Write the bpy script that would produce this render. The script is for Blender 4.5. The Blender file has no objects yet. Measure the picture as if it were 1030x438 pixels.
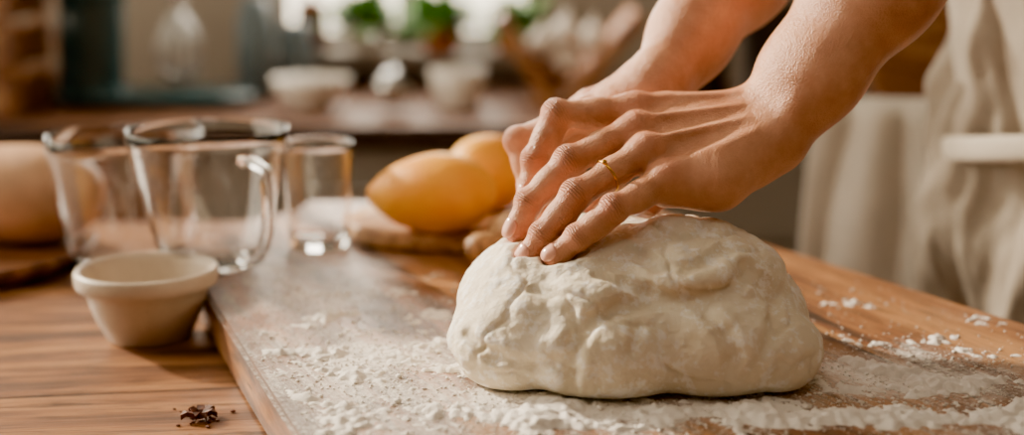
import bpy, bmesh, math, random
import numpy as np
from mathutils import Vector, Matrix, noise
random.seed(7)
D2R=math.pi/180
TOPZ=0.0; TAB=-0.035; FLOOR=-0.85; CNT=-0.05
PITCH=12*D2R
SC=bpy.context.scene
try:
    SC.view_settings.view_transform='AgX'; SC.view_settings.look='AgX - Punchy'
except Exception as e: print(e)

# ---------------------------------------------------------------- helpers
def lin(h):
    h=h.lstrip('#'); r=[int(h[i:i+2],16)/255 for i in (0,2,4)]
    return tuple(((c/12.92) if c<=0.04045 else ((c+0.055)/1.055)**2.4) for c in r)+(1,)
def ray_pt(u,v,d):
    """measured joint -> world point (metres) for the camera at 0.30 m above the board"""
    x=(u-515)/1430*d; yc=(219-v)/1430*d
    return np.array([x, d*math.cos(PITCH)+yc*math.sin(PITCH), 0.30-d*math.sin(PITCH)+yc*math.cos(PITCH)])
def link(ob,parent=None):
    SC.collection.objects.link(ob)
    if parent: ob.parent=parent
    return ob
def empty(name,loc=(0,0,0)):
    e=bpy.data.objects.new(name,None); e.empty_display_size=0.05; SC.collection.objects.link(e); return e
def mesh_obj(name,verts,faces,mat=None,parent=None,smooth=True):
    me=bpy.data.meshes.new(name)
    me.from_pydata([tuple(map(float,v)) for v in verts],[],[tuple(map(int,f)) for f in faces]); me.update()
    if smooth: me.polygons.foreach_set('use_smooth',[True]*len(me.polygons))
    ob=bpy.data.objects.new(name,me)
    if mat: me.materials.append(mat)
    return link(ob,parent)
def np_mesh(name,V,Q,mat=None,parent=None):
    me=bpy.data.meshes.new(name)
    me.vertices.add(len(V)); me.vertices.foreach_set('co',V.astype(np.float32).ravel())
    me.loops.add(Q.size); me.loops.foreach_set('vertex_index',Q.astype(np.int32).ravel())
    me.polygons.add(len(Q)); me.polygons.foreach_set('loop_start',np.arange(0,Q.size,4,dtype=np.int32))
    me.polygons.foreach_set('loop_total',np.full(len(Q),4,dtype=np.int32))
    me.update(calc_edges=True); me.validate()
    me.polygons.foreach_set('use_smooth',[True]*len(me.polygons))
    if mat: me.materials.append(mat)
    ob=bpy.data.objects.new(name,me); return link(ob,parent)
def lathe(name,prof,seg,mat,loc=(0,0,0),parent=None,sx=1,sy=1,subsurf=0,closed=False):
    V=[];F=[];n=len(prof)
    for i in range(seg):
        a=2*math.pi*i/seg
        for r,z in prof: V.append((loc[0]+r*math.cos(a)*sx,loc[1]+r*math.sin(a)*sy,loc[2]+z))
    for i in range(seg):
        j=(i+1)%seg
        for k in range(n if closed else n-1):
            k2=(k+1)%n
            F.append((i*n+k,j*n+k,j*n+k2,i*n+k2))
    ob=mesh_obj(name,V,F,mat,parent)
    bm=bmesh.new(); bm.from_mesh(ob.data); bmesh.ops.remove_doubles(bm,verts=bm.verts,dist=1e-6)
    bmesh.ops.recalc_face_normals(bm,faces=bm.faces); bm.to_mesh(ob.data); bm.free()
    ob.data.polygons.foreach_set('use_smooth',[True]*len(ob.data.polygons))
    if subsurf:
        m=ob.modifiers.new('s','SUBSURF'); m.levels=subsurf; m.render_levels=subsurf
    return ob
def box(name,lo,hi,mat,parent=None,bev=0.003,rot=None,pivot=None,seg=2):
    bm=bmesh.new(); bmesh.ops.create_cube(bm,size=1)
    lo=Vector(lo);hi=Vector(hi);c=(lo+hi)/2;s=hi-lo
    for v in bm.verts: v.co=Vector((v.co.x*s.x,v.co.y*s.y,v.co.z*s.z))
    if bev>0: bmesh.ops.bevel(bm,geom=list(bm.edges),offset=bev,segments=seg,affect='EDGES',profile=0.5)
    M=Matrix.Translation(c)
    if rot is not None:
        pv=Vector(pivot) if pivot else c
        M=Matrix.Translation(pv)@rot.to_4x4()@Matrix.Translation(c-pv)
    bmesh.ops.transform(bm,matrix=M,verts=bm.verts)
    me=bpy.data.meshes.new(name); bm.to_mesh(me); bm.free(); me.materials.append(mat)
    return link(bpy.data.objects.new(name,me),parent)
def prism(name,poly,z0,z1,mat,parent=None,bev=0.003):
    bm=bmesh.new(); vs=[bm.verts.new((x,y,z0)) for x,y in poly]; f=bm.faces.new(vs)
    r=bmesh.ops.extrude_face_region(bm,geom=[f])
    for g in r['geom']:
        if isinstance(g,bmesh.types.BMVert): g.co.z=z1
    bmesh.ops.recalc_face_normals(bm,faces=bm.faces)
    if bev: bmesh.ops.bevel(bm,geom=list(bm.edges),offset=bev,segments=2,affect='EDGES')
    me=bpy.data.meshes.new(name); bm.to_mesh(me); bm.free(); me.materials.append(mat)
    return link(bpy.data.objects.new(name,me),parent)
def tube(name,pts,rad,mat,parent=None,seg=10,cyclic=False,flat=1.0,rads=None):
    cu=bpy.data.curves.new(name,'CURVE'); cu.dimensions='3D'; sp=cu.splines.new('NURBS' if len(pts)>3 else 'POLY')
    sp.points.add(len(pts)-1)
    for i,p in enumerate(pts):
        sp.points[i].co=(*map(float,p),1); sp.points[i].radius=(rads[i] if rads else 1)
    if len(pts)>3: sp.order_u=4; sp.use_endpoint_u=not cyclic
    sp.use_cyclic_u=cyclic; sp.resolution_u=8
    cu.bevel_depth=rad; cu.bevel_resolution=seg//2; cu.use_fill_caps=True; cu.materials.append(mat)
    ob=bpy.data.objects.new(name,cu); return link(ob,parent)

# ---------------------------------------------------------------- node helpers
class N:
    def __init__(s,name):
        s.m=bpy.data.materials.new(name); s.m.use_nodes=True; s.t=s.m.node_tree; s.t.nodes.clear()
        s.out=s.t.nodes.new('ShaderNodeOutputMaterial'); s.b=s.t.nodes.new('ShaderNodeBsdfPrincipled')
        s.t.links.new(s.b.outputs[0],s.out.inputs[0]); s.tc=s.t.nodes.new('ShaderNodeTexCoord')
    def n(s,t,**k):
        x=s.t.nodes.new(t)
        for a,b in k.items(): setattr(x,a,b)
        return x
    def l(s,a,b): s.t.links.new(a,b)
    def setp(s,**k):
        for a,b in k.items():
            i=s.b.inputs[a.replace('_',' ')]
            if isinstance(b,bpy.types.NodeSocket): s.l(b,i)
            else: i.default_value=b
    def v(s,x,sock):
        if isinstance(x,bpy.types.NodeSocket): s.l(x,sock)
        else: sock.default_value=x
    def math(s,op,a,b=0.0,c=None,clamp=False):
        x=s.n('ShaderNodeMath',operation=op,use_clamp=clamp); s.v(a,x.inputs[0]); s.v(b,x.inputs[1])
        if c is not None: s.v(c,x.inputs[2])
        return x.outputs[0]
    def mapping(s,scale=(1,1,1),rot=(0,0,0),loc=(0,0,0),src=None):
        x=s.n('ShaderNodeMapping'); x.inputs['Scale'].default_value=scale; x.inputs['Rotation'].default_value=rot
        x.inputs['Location'].default_value=loc; s.l(src or s.tc.outputs['Object'],x.inputs[0]); return x.outputs[0]
    def noise(s,vec=None,scale=5,detail=4,rough=.5,dist=0):
        x=s.n('ShaderNodeTexNoise'); s.l(vec or s.tc.outputs['Object'],x.inputs['Vector'])
        x.inputs['Scale'].default_value=scale; x.inputs['Detail'].default_value=detail
        x.inputs['Roughness'].default_value=rough; x.inputs['Distortion'].default_value=dist; return x.outputs[0]
    def ramp(s,fac,stops):
        x=s.n('ShaderNodeValToRGB'); s.l(fac,x.inputs[0]); e=x.color_ramp.elements
        while len(e)<len(stops): e.new(0.5)
        for i,(p,c) in enumerate(stops): e[i].position=p; e[i].color=c if len(c)==4 else (*c,1)
        return x.outputs[0]
    def mix(s,f,a,b,bt='MIX'):
        x=s.n('ShaderNodeMix',data_type='RGBA',blend_type=bt); s.v(f,x.inputs[0]); s.v(a,x.inputs[6]); s.v(b,x.inputs[7]); return x.outputs[2]
    def maprange(s,x0,a,b,c=0.,d=1.,smooth=True):
        x=s.n('ShaderNodeMapRange'); x.interpolation_type='SMOOTHSTEP' if smooth else 'LINEAR'
        s.v(x0,x.inputs[0]); x.inputs[1].default_value=a;x.inputs[2].default_value=b;x.inputs[3].default_value=c;x.inputs[4].default_value=d
        return x.outputs[0]
    def bump(s,h,strength=.3,dist=.001,nrm=None):
        x=s.n('ShaderNodeBump'); x.inputs['Strength'].default_value=strength; x.inputs['Distance'].default_value=dist
        s.l(h,x.inputs['Height'])
        if nrm: s.l(nrm,x.inputs['Normal'])
        s.l(x.outputs[0],s.b.inputs['Normal']); return x.outputs[0]
def simple(name,c,rough=.6,metal=0,var=.08,scale=20,bump=.15,bd=.001,spec=.5,sss=0):
    m=N(name); c=lin(c) if isinstance(c,str) else c
    nz=m.noise(scale=scale,detail=4)
    dk=tuple(x*(1-var*2) for x in c[:3])+(1,); lt=tuple(min(1,x*(1+var)) for x in c[:3])+(1,)
    m.setp(Base_Color=m.ramp(nz,[(.3,dk),(.7,lt)]),Roughness=rough,Metallic=metal)
    m.b.inputs['Specular IOR Level'].default_value=spec
    if sss: m.b.inputs['Subsurface Weight'].default_value=sss; m.b.inputs['Subsurface Radius'].default_value=(.01,.007,.004); m.b.inputs['Subsurface Scale'].default_value=1
    if bump: m.bump(nz,bump,bd)
    return m.m
def glass_mat(name,tint=(1,1,1,1)):
    m=N(name); m.setp(Base_Color=tint,Roughness=0.0,IOR=1.45)
    m.b.inputs['Transmission Weight'].default_value=1
    return m.m

def wood(name,ang,dark,mid,light,pw=.12,gs=1.0,rough=.5,seam=True,flour=None,bump=.35,contrast=1.0,off=0.):
    m=N(name)
    base=m.mapping(rot=(0,0,ang),loc=(off,0,0))
    sep=m.n('ShaderNodeSeparateXYZ'); m.l(base,sep.inputs[0])
    X,Y,Z=sep.outputs
    pl=m.math('FLOOR',m.math('DIVIDE',X,pw))
    wn=m.n('ShaderNodeTexWhiteNoise',noise_dimensions='1D'); m.l(pl,wn.inputs['W'])
    cb=m.n('ShaderNodeCombineXYZ')
    m.l(X,cb.inputs[0]); m.l(m.math('ADD',Y,m.math('MULTIPLY',wn.outputs[0],7.0)),cb.inputs[1]); m.l(m.math('ADD',Z,m.math('MULTIPLY',wn.outputs[0],3.)),cb.inputs[2])
    v=cb.outputs[0]
    g1=m.noise(m.mapping((15*gs,1.9*gs,15*gs),src=v),scale=1,detail=7,rough=.62,dist=2.4)
    g2=m.noise(m.mapping((110*gs,7*gs,110*gs),src=v),scale=1,detail=7,rough=.72,dist=.9)
    g3=m.noise(m.mapping((520*gs,22*gs,520*gs),src=v),scale=1,detail=3)
    w=m.n('ShaderNodeTexWave',wave_type='RINGS',rings_direction='Y'); m.l(m.mapping((1,.12,1),loc=(.03,0,.06),src=v),w.inputs[0])
    w.inputs['Scale'].default_value=11*gs; w.inputs['Distortion'].default_value=5; w.inputs['Detail'].default_value=4; w.inputs['Detail Scale'].default_value=1.6
    f=m.math('ADD',m.math('MULTIPLY',g1,.5),m.math('ADD',m.math('MULTIPLY',g2,.30),m.math('MULTIPLY',w.outputs['Fac'],.10)))
    f=m.math('ADD',f,m.math('MULTIPLY',g3,.10))
    f=m.math('ADD',f,m.math('MULTIPLY',m.math('SUBTRACT',wn.outputs[0],.5),.10))
    colr=m.ramp(f,[(.5-.10/contrast,lin(dark)),(.5,lin(mid)),(.5+.10/contrast,lin(light))])
    pores=m.maprange(g3,.52,.65,0,.75)
    colr=m.mix(pores,colr,lin(dark))
    streak=m.maprange(g2,.46,.36,0,.9)
    colr=m.mix(streak,colr,lin('#2e190a'))
    h=m.math('ADD',m.math('MULTIPLY',g2,.6),m.math('MULTIPLY',g3,.35))
    if seam:
        fr=m.math('ABSOLUTE',m.math('SUBTRACT',m.math('FRACT',m.math('DIVIDE',X,pw)),.5))
        sm=m.maprange(fr,.5-.0022/pw,.5-.0007/pw)
        colr=m.mix(m.math('MULTIPLY',sm,.9),colr,lin('#1c0e07'))
        h=m.math('SUBTRACT',h,m.math('MULTIPLY',sm,1.5))
    rgh=m.maprange(f,.3,.7,rough+.1,rough-.08)
    if flour:
        tot=None
        for (cx,cy,sx,sy,amp) in flour:
            mp=m.mapping((1/sx,1/sy,0.0),loc=(-cx/sx,-cy/sy,0))
            ln=m.n('ShaderNodeVectorMath',operation='LENGTH'); m.l(mp,ln.inputs[0])
            g=m.maprange(ln.outputs['Value'],1.0,0.0,0,amp)
            tot=g if tot is None else m.math('MAXIMUM',tot,g)
        big=m.noise(scale=14,detail=9,rough=.66,dist=.6)
        fine=m.noise(scale=240,detail=4,rough=.7)
        cl=m.noise(scale=700,detail=2,rough=.6)
        dens=m.math('ADD',tot,m.math('MULTIPLY',m.math('SUBTRACT',big,.5),2.1))
        fl=m.math('ADD',dens,m.math('MULTIPLY',m.math('SUBTRACT',fine,.5),1.6))
        fl=m.math('ADD',fl,m.math('MULTIPLY',m.math('SUBTRACT',cl,.5),1.1))
        fm=m.maprange(fl,.26,1.15)
        gr=m.maprange(g2,.42,.55,1.0,.42)
        fm=m.math('MULTIPLY',fm,m.math('MAXIMUM',gr,m.maprange(dens,.75,1.05)),clamp=True)
        ge=m.n('ShaderNodeNewGeometry'); sn=m.n('ShaderNodeSeparateXYZ'); m.l(ge.outputs['True Normal'],sn.inputs[0])
        fm=m.math('MULTIPLY',fm,m.maprange(sn.outputs[2],.3,.9,.06,1.0))
        colr=m.mix(fm,colr,lin('#ebe3d8'))
        rgh=m.math('MAXIMUM',rgh,m.math('MULTIPLY',fm,.9))
        h=m.math('ADD',h,m.math('MULTIPLY',fm,m.math('MULTIPLY',fine,2.)))
    m.setp(Base_Color=colr,Roughness=rgh)
    m.bump(h,bump,.0012)
    return m.m

# ---------------------------------------------------------------- SDF tools
def smin(a,b,k):
    if k<=0: return np.minimum(a,b)
    h=np.maximum(k-np.abs(a-b),0)/k
    return np.minimum(a,b)-h*h*(k*.25)
def smax(a,b,k): return -smin(-a,-b,k)
def prim_d(p,X,Y,Z):
    if p[0]=='cap':
        _,a,b,ra,rb=p[:5]; fl=p[5] if (len(p)>5 and isinstance(p[5],tuple)) else None
        a=np.asarray(a,float);b=np.asarray(b,float);ab=b-a;L=max(ab@ab,1e-12)
        x=X-np.float32(a[0]);y=Y-np.float32(a[1]);z=Z-np.float32(a[2])
        t=np.clip((x*np.float32(ab[0])+y*np.float32(ab[1])+z*np.float32(ab[2]))/np.float32(L),0,1)
        x=x-t*np.float32(ab[0]);y=y-t*np.float32(ab[1]);z=z-t*np.float32(ab[2])
        q=x*x+y*y+z*z
        if fl is not None:
            n,f=fl; dn=x*np.float32(n[0])+y*np.float32(n[1])+z*np.float32(n[2]); q=q+dn*dn*np.float32(1/f/f-1)
        return np.sqrt(q)-(np.float32(ra)+np.float32(rb-ra)*t)
    if p[0]=='ell':
        _,c,r=p[:3]; R=p[3] if len(p)>3 else None
        x=X-np.float32(c[0]);y=Y-np.float32(c[1]);z=Z-np.float32(c[2])
        if R is not None:
            R=np.asarray(R,np.float32); x,y,z=(x*R[0,0]+y*R[1,0]+z*R[2,0],x*R[0,1]+y*R[1,1]+z*R[2,1],x*R[0,2]+y*R[1,2]+z*R[2,2])
        k0=np.sqrt((x/r[0])**2+(y/r[1])**2+(z/r[2])**2); k1=np.sqrt((x/r[0]**2)**2+(y/r[1]**2)**2+(z/r[2]**2)**2)+1e-6
        return (k0*(k0-1)/k1).astype(np.float32)
def prim_bb(p,pad):
    if p[0]=='cap':
        a=np.asarray(p[1],float);b=np.asarray(p[2],float);r=max(p[3],p[4])+pad
        return np.minimum(a,b)-r,np.maximum(a,b)+r
    c=np.asarray(p[1],float);r=max(p[2])+pad; return c-r,c+r
class Field:
    def __init__(s,lo,hi,h,init=1.0):
        s.lo=np.array(lo,float);s.h=h;s.n=np.ceil((np.array(hi)-s.lo)/h).astype(int)+1
        s.F=np.full(s.n,init,np.float32)
        s.ax=[(s.lo[i]+h*np.arange(s.n[i])).astype(np.float32) for i in range(3)]
    def sl(s,a,b):
        i0=np.clip(np.floor((a-s.lo)/s.h).astype(int),0,s.n); i1=np.clip(np.ceil((b-s.lo)/s.h).astype(int)+1,0,s.n)
        if np.any(i1<=i0): return None
        S=tuple(slice(i0[i],i1[i]) for i in range(3))
        return S,(s.ax[0][S[0]][:,None,None],s.ax[1][S[1]][None,:,None],s.ax[2][S[2]][None,None,:])
    def add(s,p,k=.0):
        r=s.sl(*prim_bb(p,k+3*s.h+.004))
        if r is None: return
        S,c=r; s.F[S]=smin(s.F[S],prim_d(p,*c),k)
    def sub(s,p,k=.0):
        r=s.sl(*prim_bb(p,k+3*s.h))
        if r is None: return
        S,c=r; s.F[S]=smax(s.F[S],-prim_d(p,*c),k)
    def mesh(s):
        F=s.F; F[0]=F[-1]=1;F[:,0]=F[:,-1]=1;F[:,:,0]=F[:,:,-1]=1
        sg=F<0; c=np.zeros(tuple(np.array(F.shape)-1),np.int8)
        for i in (0,1):
            for j in (0,1):
                for k in (0,1): c+=sg[i:F.shape[0]-1+i,j:F.shape[1]-1+j,k:F.shape[2]-1+k]
        act=(c>0)&(c<8); I,J,K=np.nonzero(act); n=len(I)
        idx=np.full(act.shape,-1,np.int32); idx[I,J,K]=np.arange(n)
        acc=np.zeros((n,3));cnt=np.zeros(n)
        cs=[(i,j,k) for i in (0,1) for j in (0,1) for k in (0,1)]
        for a in cs:
            for ax in range(3):
                if a[ax]: continue
                b=list(a);b[ax]=1
                f0=F[I+a[0],J+a[1],K+a[2]];f1=F[I+b[0],J+b[1],K+b[2]]
                cr=(f0<0)!=(f1<0); t=np.where(cr,f0/np.where(cr,f0-f1,1),0)
                P=np.tile(np.array(a,float),(n,1));P[:,ax]+=t
                acc+=P*cr[:,None];cnt+=cr
        V=(np.stack([I,J,K],1)+acc/cnt[:,None])*s.h+s.lo
        Q=[]
        for ax in range(3):
            A=[slice(None)]*3;B=[slice(None)]*3;A[ax]=slice(0,-1);B[ax]=slice(1,None)
            d=sg[tuple(A)]!=sg[tuple(B)]
            P=list(np.nonzero(d)); o=[q for q in range(3) if q!=ax]
            ok=np.ones(len(P[0]),bool)
            for q in o: ok&=(P[q]>=1)&(P[q]<=act.shape[q]-1)
            P=[p[ok] for p in P]
            def g(d1,d2):
                X=[p.copy() for p in P]; X[(ax+1)%3]=X[(ax+1)%3]+d1; X[(ax+2)%3]=X[(ax+2)%3]+d2
                return idx[X[0],X[1],X[2]]
            q=np.stack([g(-1,-1),g(0,-1),g(0,0),g(-1,0)],1)
            ins=sg[P[0],P[1],P[2]]; q[~ins]=q[~ins][:,::-1]; Q.append(q)
        Q=np.concatenate(Q); Q=Q[(Q>=0).all(1)]
        return V,Q
def nrm(v): v=np.asarray(v,float); return v/np.linalg.norm(v)
def vsmooth(V,Q,it=2,f=.5):
    for _ in range(it):
        acc=np.zeros_like(V);c=np.zeros(len(V))
        for a,b in ((0,1),(1,2),(2,3),(3,0)):
            np.add.at(acc,Q[:,a],V[Q[:,b]]);np.add.at(acc,Q[:,b],V[Q[:,a]]);np.add.at(c,Q[:,a],1);np.add.at(c,Q[:,b],1)
        V=V+(acc/np.maximum(c,1)[:,None]-V)*f
    return V
def vnormals(V,Q):
    n=np.cross(V[Q[:,2]]-V[Q[:,0]],V[Q[:,3]]-V[Q[:,1]]); out=np.zeros_like(V)
    for k in range(4): np.add.at(out,Q[:,k],n)
    return out/(np.linalg.norm(out,axis=1)[:,None]+1e-12)
def fbm(V,sc,oct=3,seed=0):
    o=Vector((seed,seed*1.7,seed*.3)); S=Vector(sc) if hasattr(sc,'__len__') else Vector((sc,)*3)
    return np.array([noise.fractal(Vector((v[0]*S.x,v[1]*S.y,v[2]*S.z))+o,1.0,2.0,oct) for v in V])

# ---------------------------------------------------------------- materials
M_board=wood('floured_board_wood',-25*D2R,'#4f301a','#875732','#b28050',pw=.21,gs=.9,rough=.40,
    flour=[(-.12,.93,.22,.17,.90),(.03,.85,.38,.10,1.0),(-.17,1.12,.19,.30,.72),(.27,.90,.20,.13,.92),(-.05,.80,.32,.10,.72),(.40,.80,.26,.10,.92),(.08,.97,.22,.17,.85)])
M_table=wood('table_wood',82*D2R,'#482a16','#805333','#aa7a50',pw=.19,gs=.85,rough=.42,bump=.8,off=.05)
M_oak=wood('light_wood',40*D2R,'#966a42','#c0935f','#d8b080',pw=.4,gs=1.2,seam=False)
M_plate=wood('plate_wood',90*D2R,'#5f3820','#8c5631','#b07e4f',pw=.6,gs=1,seam=False,rough=.4)
M_bw=wood('counter_wood',90*D2R,'#3f2414','#6b442c','#8b5e40',pw=.2,gs=.6)
M_crate=wood('crate_wood',90*D2R,'#5f3719','#955f36','#b18052',pw=.3,gs=.8,seam=False)
M_glass=glass_mat('clear_glass')
M_wall=simple('wall_paint','#978b7c',.9,var=.04,scale=4,bump=.05)
M_ceil=simple('ceiling_paint','#d8d0c2',.9,var=.02,scale=4,bump=0)
M_floor=wood('floor_wood',0,'#4b2e1a','#7a5132','#946a45',pw=.14,gs=.5)
M_cab=simple('cabinet_paint','#7d756b',.5,var=.05,scale=5,bump=.03)
M_white=simple('white_paint','#d5cfc4',.4,var=.03,scale=6,bump=.02)
M_frame=simple('window_frame_paint','#7b7165',.5,var=.05,scale=8)
M_cer=simple('white_ceramic','#ddd6ca',.25,var=.03,scale=10,bump=.02)
M_steel=simple('brushed_steel','#c4c4c2',.22,metal=1,var=.05,scale=40,bump=.02)
M_teal=simple('teal_enamel','#2a464b',.25,var=.06,scale=5,bump=0)
M_terra=simple('terracotta','#bd6f42',.8,var=.1,scale=30)
M_soil=simple('soil','#2b1d13',.95,var=.3,scale=60,bump=.6)
M_leaf=simple('leaf_green','#5c9038',.5,var=.25,scale=25,sss=.1)
M_gold=simple('gold','#e3b04b',.18,metal=1,var=.02,bump=0)
M_blue=simple('blue_grey_enamel','#66777f',.35,var=.05,scale=8)

m=N('speckled_stoneware'); sp=m.noise(scale=420,detail=2,rough=.6); b=m.noise(scale=18,detail=3)
c=m.ramp(b,[(.3,lin('#b3a28d')),(.7,lin('#ccbda9'))]); c=m.mix(m.maprange(sp,.64,.72,0,.6),c,lin('#7a6653'))
m.setp(Base_Color=c,Roughness=.42); m.bump(b,.1,.001); M_stone=m.m

# skin
m=N('skin')
at=m.n('ShaderNodeAttribute',attribute_name='red'); wc=m.n('ShaderNodeAttribute',attribute_name='wc'); wm=m.n('ShaderNodeAttribute',attribute_name='wm')
mott=m.noise(scale=38,detail=6,rough=.65); c=m.ramp(mott,[(.3,lin('#bc7d57')),(.7,lin('#dba07b'))])
c=m.mix(m.math('MULTIPLY',at.outputs['Fac'],.6),c,lin('#c8644e'))
vor=m.n('ShaderNodeTexVoronoi'); m.l(m.tc.outputs['Object'],vor.inputs['Vector']); vor.inputs['Scale'].default_value=750
wr=m.math('SINE',m.math('ADD',m.math('MULTIPLY',wc.outputs['Fac'],2*math.pi/.0038),m.math('MULTIPLY',m.noise(scale=260,detail=2),5.)))
wrh=m.math('MULTIPLY',m.math('POWER',m.math('ABSOLUTE',wr),.5),wm.outputs['Fac'])
c=m.mix(m.math('MULTIPLY',m.math('SUBTRACT',wm.outputs['Fac'],wrh,clamp=True),.8),c,lin('#8a4630'))
lnx=m.noise(m.mapping((1,1,1)),scale=150,detail=6,rough=.75)
hh=m.math('ADD',m.math('MULTIPLY',vor.outputs['Distance'],.35),m.math('MULTIPLY',lnx,1.1)); hh=m.math('ADD',hh,m.math('MULTIPLY',wrh,1.8))
m.bump(hh,.85,.0011)
m.setp(Base_Color=c,Roughness=m.maprange(mott,.3,.7,.34,.46))
m.b.inputs['Subsurface Weight'].default_value=.12; m.b.inputs['Subsurface Radius'].default_value=(.010,.0035,.0018); m.b.inputs['Subsurface Scale'].default_value=.5
M_skin=m.m
m=N('fingernail'); m.setp(Base_Color=lin('#e3a893'),Roughness=.15); m.b.inputs['Coat Weight'].default_value=.5; M_nail=m.m

# dough
m=N('bread_dough'); n1=m.noise(scale=28,detail=6,rough=.6); n2=m.noise(scale=170,detail=5,rough=.7); n3=m.noise(scale=60,detail=5)
c=m.ramp(n1,[(.3,lin('#dfd0b3')),(.7,lin('#ece2cc'))]); fl=m.maprange(m.math('ADD',m.math('MULTIPLY',n2,.6),m.math('MULTIPLY',n3,.4)),.50,.58,0,.9)
c=m.mix(fl,c,lin('#f6f1e8')); m.setp(Base_Color=c,Roughness=.66)
m.b.inputs['Subsurface Weight'].default_value=.08; m.b.inputs['Subsurface Radius'].default_value=(.008,.006,.004); m.b.inputs['Subsurface Scale'].default_value=.5
m.bump(m.math('ADD',m.math('MULTIPLY',n2,.9),m.math('MULTIPLY',n3,1.3)),.8,.0021); M_dough=m.m
m=N('flour'); n2=m.noise(scale=500,detail=4,rough=.7); m.setp(Base_Color=lin('#efe8de'),Roughness=.95); m.bump(n2,.8,.001); M_flour=m.m

def linen(name,c1,c2):
    m=N(name); a=m.n('ShaderNodeTexWave',bands_direction='Z'); a.inputs['Scale'].default_value=260; m.l(m.tc.outputs['Object'],a.inputs[0]); a.inputs['Distortion'].default_value=1
    b=m.n('ShaderNodeTexWave',bands_direction='DIAGONAL'); b.inputs['Scale'].default_value=200; m.l(m.tc.outputs['Object'],b.inputs[0])
    nz=m.noise(scale=12,detail=6,rough=.65); c=m.ramp(nz,[(.3,lin(c1)),(.7,lin(c2))])
    m.setp(Base_Color=c,Roughness=.92); m.bump(m.math('ADD',m.math('MULTIPLY',a.outputs['Fac'],b.outputs['Fac']),nz),.3,.001); return m.m
M_apron=linen('apron_linen','#8a7e6f','#a99d8d'); M_sash=linen('sash_linen','#b5ab9b','#cbc1b2'); M_trous=linen('trouser_cloth','#4c4640','#645c53'); M_towel=linen('towel_cotton','#cdc6ba','#e0d9ce')

# ================================================================ HANDS
front=dict(
  wrist=(780,126,.985), elbow=ray_pt(960,-130,.995),
  idx=[(640,110,1.00),(560,116,.992),(538,162,.988),(530,207,.985)],
  mid=[(640,130,.98),(572,163,.966),(532,205,.962),(514,242,.960)],
  rin=[(650,152,.963),(579,197,.943),(546,238,.940),(524,267,.942)],
  pin=[(672,180,.95),(617,211,.928),(581,240,.926),(549,264,.930)],
  thb=[(742,140,1.0),(704,162,1.02),(670,190,1.03),(650,210,1.03)],
  heel=(722,184,.955))
rear=dict(
  wrist=(668,76,1.05), elbow=ray_pt(796,-107,1.16),
  idx=[(590,114,1.035),(522,142,1.038),(534,187,1.036),(546,222,1.03)],
  mid=[(592,108,1.057),(538,138,1.06),(543,182,1.06),(552,215,1.055)],
  rin=[(598,110,1.077),(554,144,1.08),(556,188,1.08),(562,224,1.07)],
  pin=[(610,120,1.094),(577,150,1.098),(575,192,1.095),(578,226,1.09)],
  thb=[(655,108,1.03),(628,150,1.018),(603,188,1.012),(592,213,1.006)],
  heel=(650,116,1.09))
RAD=dict(idx=(.0112,.0101,.0092,.0079),mid=(.0112,.0102,.0093,.0080),rin=(.0108,.0099,.0090,.0078),pin=(.0102,.0091,.0084,.0073),thb=(.0135,.0118,.0108,.0088))
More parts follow.
